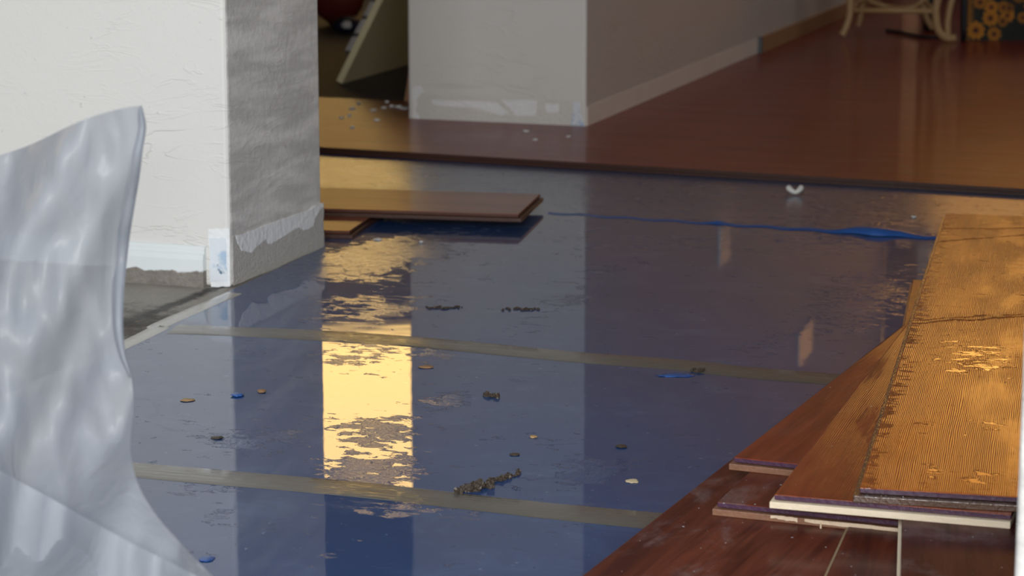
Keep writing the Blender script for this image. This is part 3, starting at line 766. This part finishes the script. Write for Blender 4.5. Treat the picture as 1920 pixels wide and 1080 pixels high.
# ------------------------------------------------------------------ debris on the floor
M['mud'] = simple('dark_wet_debris', (.050, .034, .022), .6, 260, .003, .6, 120, Coat_Weight=.25, Coat_Roughness=.15)
M['foamwhite'] = simple('white_foam', (.82, .82, .78), .6, 80, .002)
M['straw'] = simple('dry_straw', (.42, .27, .12), .6)
M['leaf'] = simple('pale_dry_leaf', (.62, .52, .34), .6)
M['tan'] = simple('tan_scrap', (.30, .17, .08), .6)
def bit(name, px, py, wpx, hpx, tall, m, label, cat, group=None, rz=0.0, amp=.45, z=T_U, seed=None):
    c = at(px, py, z); d_ = (c - Vector((0, 0, H))).dot(AF); s_ = d_ / FPX
    dy = hpx * s_ / max(.12, (H / d_)) / 2
    bm = bmesh.new(); tall *= .6; lump(bm, (0, 0, tall * .45), wpx * s_ / 2, min(dy, wpx * s_ * .6), tall / 2, seed if seed is not None else px * .37, 3, amp, YAW + rz)
    return tag(link(name, bm, m, None, True, c), label, cat, group)
bm = bmesh.new(); c0 = at(1490, 365, T_U)
arc = [(math.cos(a) * .0125, math.sin(a) * .009, .006 + .008 * abs(math.cos(a)) ** 1.5) for a in [math.pi * (1.0 + k / 12) for k in range(13)]]
R_ = Matrix.Rotation(YAW, 3, 'Z')
tube(bm, [R_ @ Vector((x, y, z)) for x, y, z in arc], [.0042 + .0018 * abs(math.cos(math.pi * k / 12)) for k in range(13)], 10)
tag(link('foam_chunk', bm, M['foamwhite'], None, True, c0), 'curved white foam chunk on the blue underlay near the wood floor edge', 'foam piece')
def clump(name, pts, label):
    bm = bmesh.new(); c = at(*pts[0][:2], T_U)
    for i, (px, py, w, tall) in enumerate(pts):
        q = at(px, py, T_U) - c; d_ = (at(px, py, T_U) - Vector((0, 0, H))).dot(AF); s_ = d_ / FPX
        for k_ in range(3):
            q2 = q + AR * rs.uniform(-w, w) * s_ * .5 + dv * rs.uniform(-1, 1) * w * s_ * .6
            lump(bm, q2 + up * tall * .25, w * s_ * rs.uniform(.18, .5), w * s_ * rs.uniform(.2, .5), tall * rs.uniform(.2, .55), i * 1.9 + px + k_, 2, 1.0, YAW + .5 * i + k_)
    return tag(link(name, bm, M['mud'], None, False, c), label, 'debris')
rs = random.Random(3)
clump('debris_clump', [(862 + i * 7.0 + rs.uniform(-3, 3), 925 - i * 1.9 + rs.uniform(-4, 4), rs.uniform(10, 20), rs.uniform(.006, .013)) for i in range(9)], 'dark clump of wet debris on the edge of the nearer grey seam tape')
clump('debris_clump', [(908 + i * 6.5 + rs.uniform(-2, 2), 911 - i * 2.2 + rs.uniform(-2, 2), rs.uniform(8, 14), rs.uniform(.004, .009)) for i in range(11)], 'dark stringy debris trailing right from the clump on the seam tape')
clump('debris_clump', [(912 + i * 5, 744 + rs.uniform(-3, 3), rs.uniform(9, 13), .007) for i in range(5)], 'small dark debris lump alone between the two grey tapes')
clump('debris_clump', [(802 + i * 6, 578 + rs.uniform(-2, 2), rs.uniform(5, 9), .004) for i in range(11)], 'thin dark debris line on the underlay right of the golden reflection')
clump('debris_clump', [(944 + i * 6, 580 + rs.uniform(-2, 2), rs.uniform(5, 9), .004) for i in range(12)], 'thin dark debris line on the underlay in the middle of the floor')
clump('debris_clump', [(1300 + i * 5, 697 + rs.uniform(-2, 2), rs.uniform(7, 11), .006) for i in range(5)], 'dark debris lump on the farther grey tape beside a blue scrap')
bit('film_scrap', 1268, 704, 64, 7, .0025, M['blueflap'], 'long torn blue film scrap at the farther grey tape', 'scrap', amp=.6)
bit('film_scrap', 445, 742, 22, 6, .006, M['blueflap'], 'small bright blue film scrap left of the golden reflection', 'scrap')
bit('pebble', 491, 735, 16, 7, .006, M['tan'], 'small brown crumb beside the small blue scrap', 'crumb')
bit('straw_bit', 352, 751, 26, 5, .003, M['straw'], 'straw coloured sliver on the wet underlay near the plastic sheet', 'sliver')
bit('straw_bit', 798, 689, 28, 5, .004, M['tan'], 'tan sliver just right of the golden reflection below the farther tape', 'sliver')
bit('leaf_bit', 1185, 903, 24, 8, .003, M['leaf'], 'pale dry leaf bit beside the scuffed blue patch', 'leaf')
bit('leaf_bit', 1000, 820, 14, 7, .004, M['straw'], 'tiny straw coloured leaf bit above the scuffed blue patch', 'leaf')
bit('foam_chip', 708, 450, 15, 7, .005, M['foamwhite'], 'white foam chip on the floor below the lower plank by the pier', 'chip')
bit('foam_chip', 790, 455, 8, 6, .006, M['foamwhite'], 'tiny white foam chip right of the planks by the pier', 'chip')
bit('foam_chip', 1713, 408, 10, 7, .006, M['foamwhite'], 'tiny white chip left of the far corner of the topmost plank', 'chip')
bit('pebble', 1165, 838, 20, 7, .004, M['mud'], 'dark crumb above the scuffed blue patch', 'crumb')
bit('pebble', 965, 853, 18, 5, .003, M['mud'], 'dark flat crumb in the middle between the tapes', 'crumb')
bit('pebble', 408, 822, 22, 5, .004, M['mud'], 'dark sliver in the reflection of the white wall', 'crumb')
bit('film_scrap', 388, 1049, 28, 9, .003, M['blueflap'], 'dark blue film scrap at the bottom beside the plastic sheet', 'scrap')
for (px, py, w) in [(672, 195, 9), (660, 205, 11), (640, 222, 9), (700, 208, 12), (706, 226, 11), (720, 203, 10), (735, 200, 9), (748, 201, 14), (758, 204, 16), (725, 192, 8), (660, 240, 8), (655, 218, 7)]:
    bit('plaster_crumb', px, py, w, 7, .008, M['plaster'], 'tiny white plaster crumb on the floor left of the middle pier', 'crumb', 'plaster crumbs beside the middle pier', z=ZF, amp=.7)
for (px, py, w, lab) in [(1066, 257, 8, 'round white plaster crumb below the right corner of the middle pier'), (1003, 263, 9, 'pale plaster crumb on the wood floor below the middle pier front'), (985, 247, 12, 'low crumb of plaster touching the foot of the middle pier front')]:
    bit('plaster_crumb', px, py, w, 6, .006, M['plaster'], lab, 'crumb', z=ZF, amp=.6)
# beads of water on the end lip of the topmost plank
m, t = mat('water_bead'); t.out(t.pbsdf((.9, .9, .9), .02, Transmission_Weight=1.0, IOR=1.33)); M['bead'] = m
for i in range(14):
    bm = bmesh.new()
    bmesh.ops.create_icosphere(bm, subdivisions=2, radius=.0016)
    q = p6.matrix_basis @ Vector((-.006 + rs.uniform(-.002, .002), -.006 - .0185 * i + rs.uniform(-.004, .004), TH * .52 + .0006))
    tag(link('water_bead', bm, M['bead'], None, True, q), 'clear bead of water on the front lip of the topmost wet plank', 'water drop', 'water beads on the topmost plank')
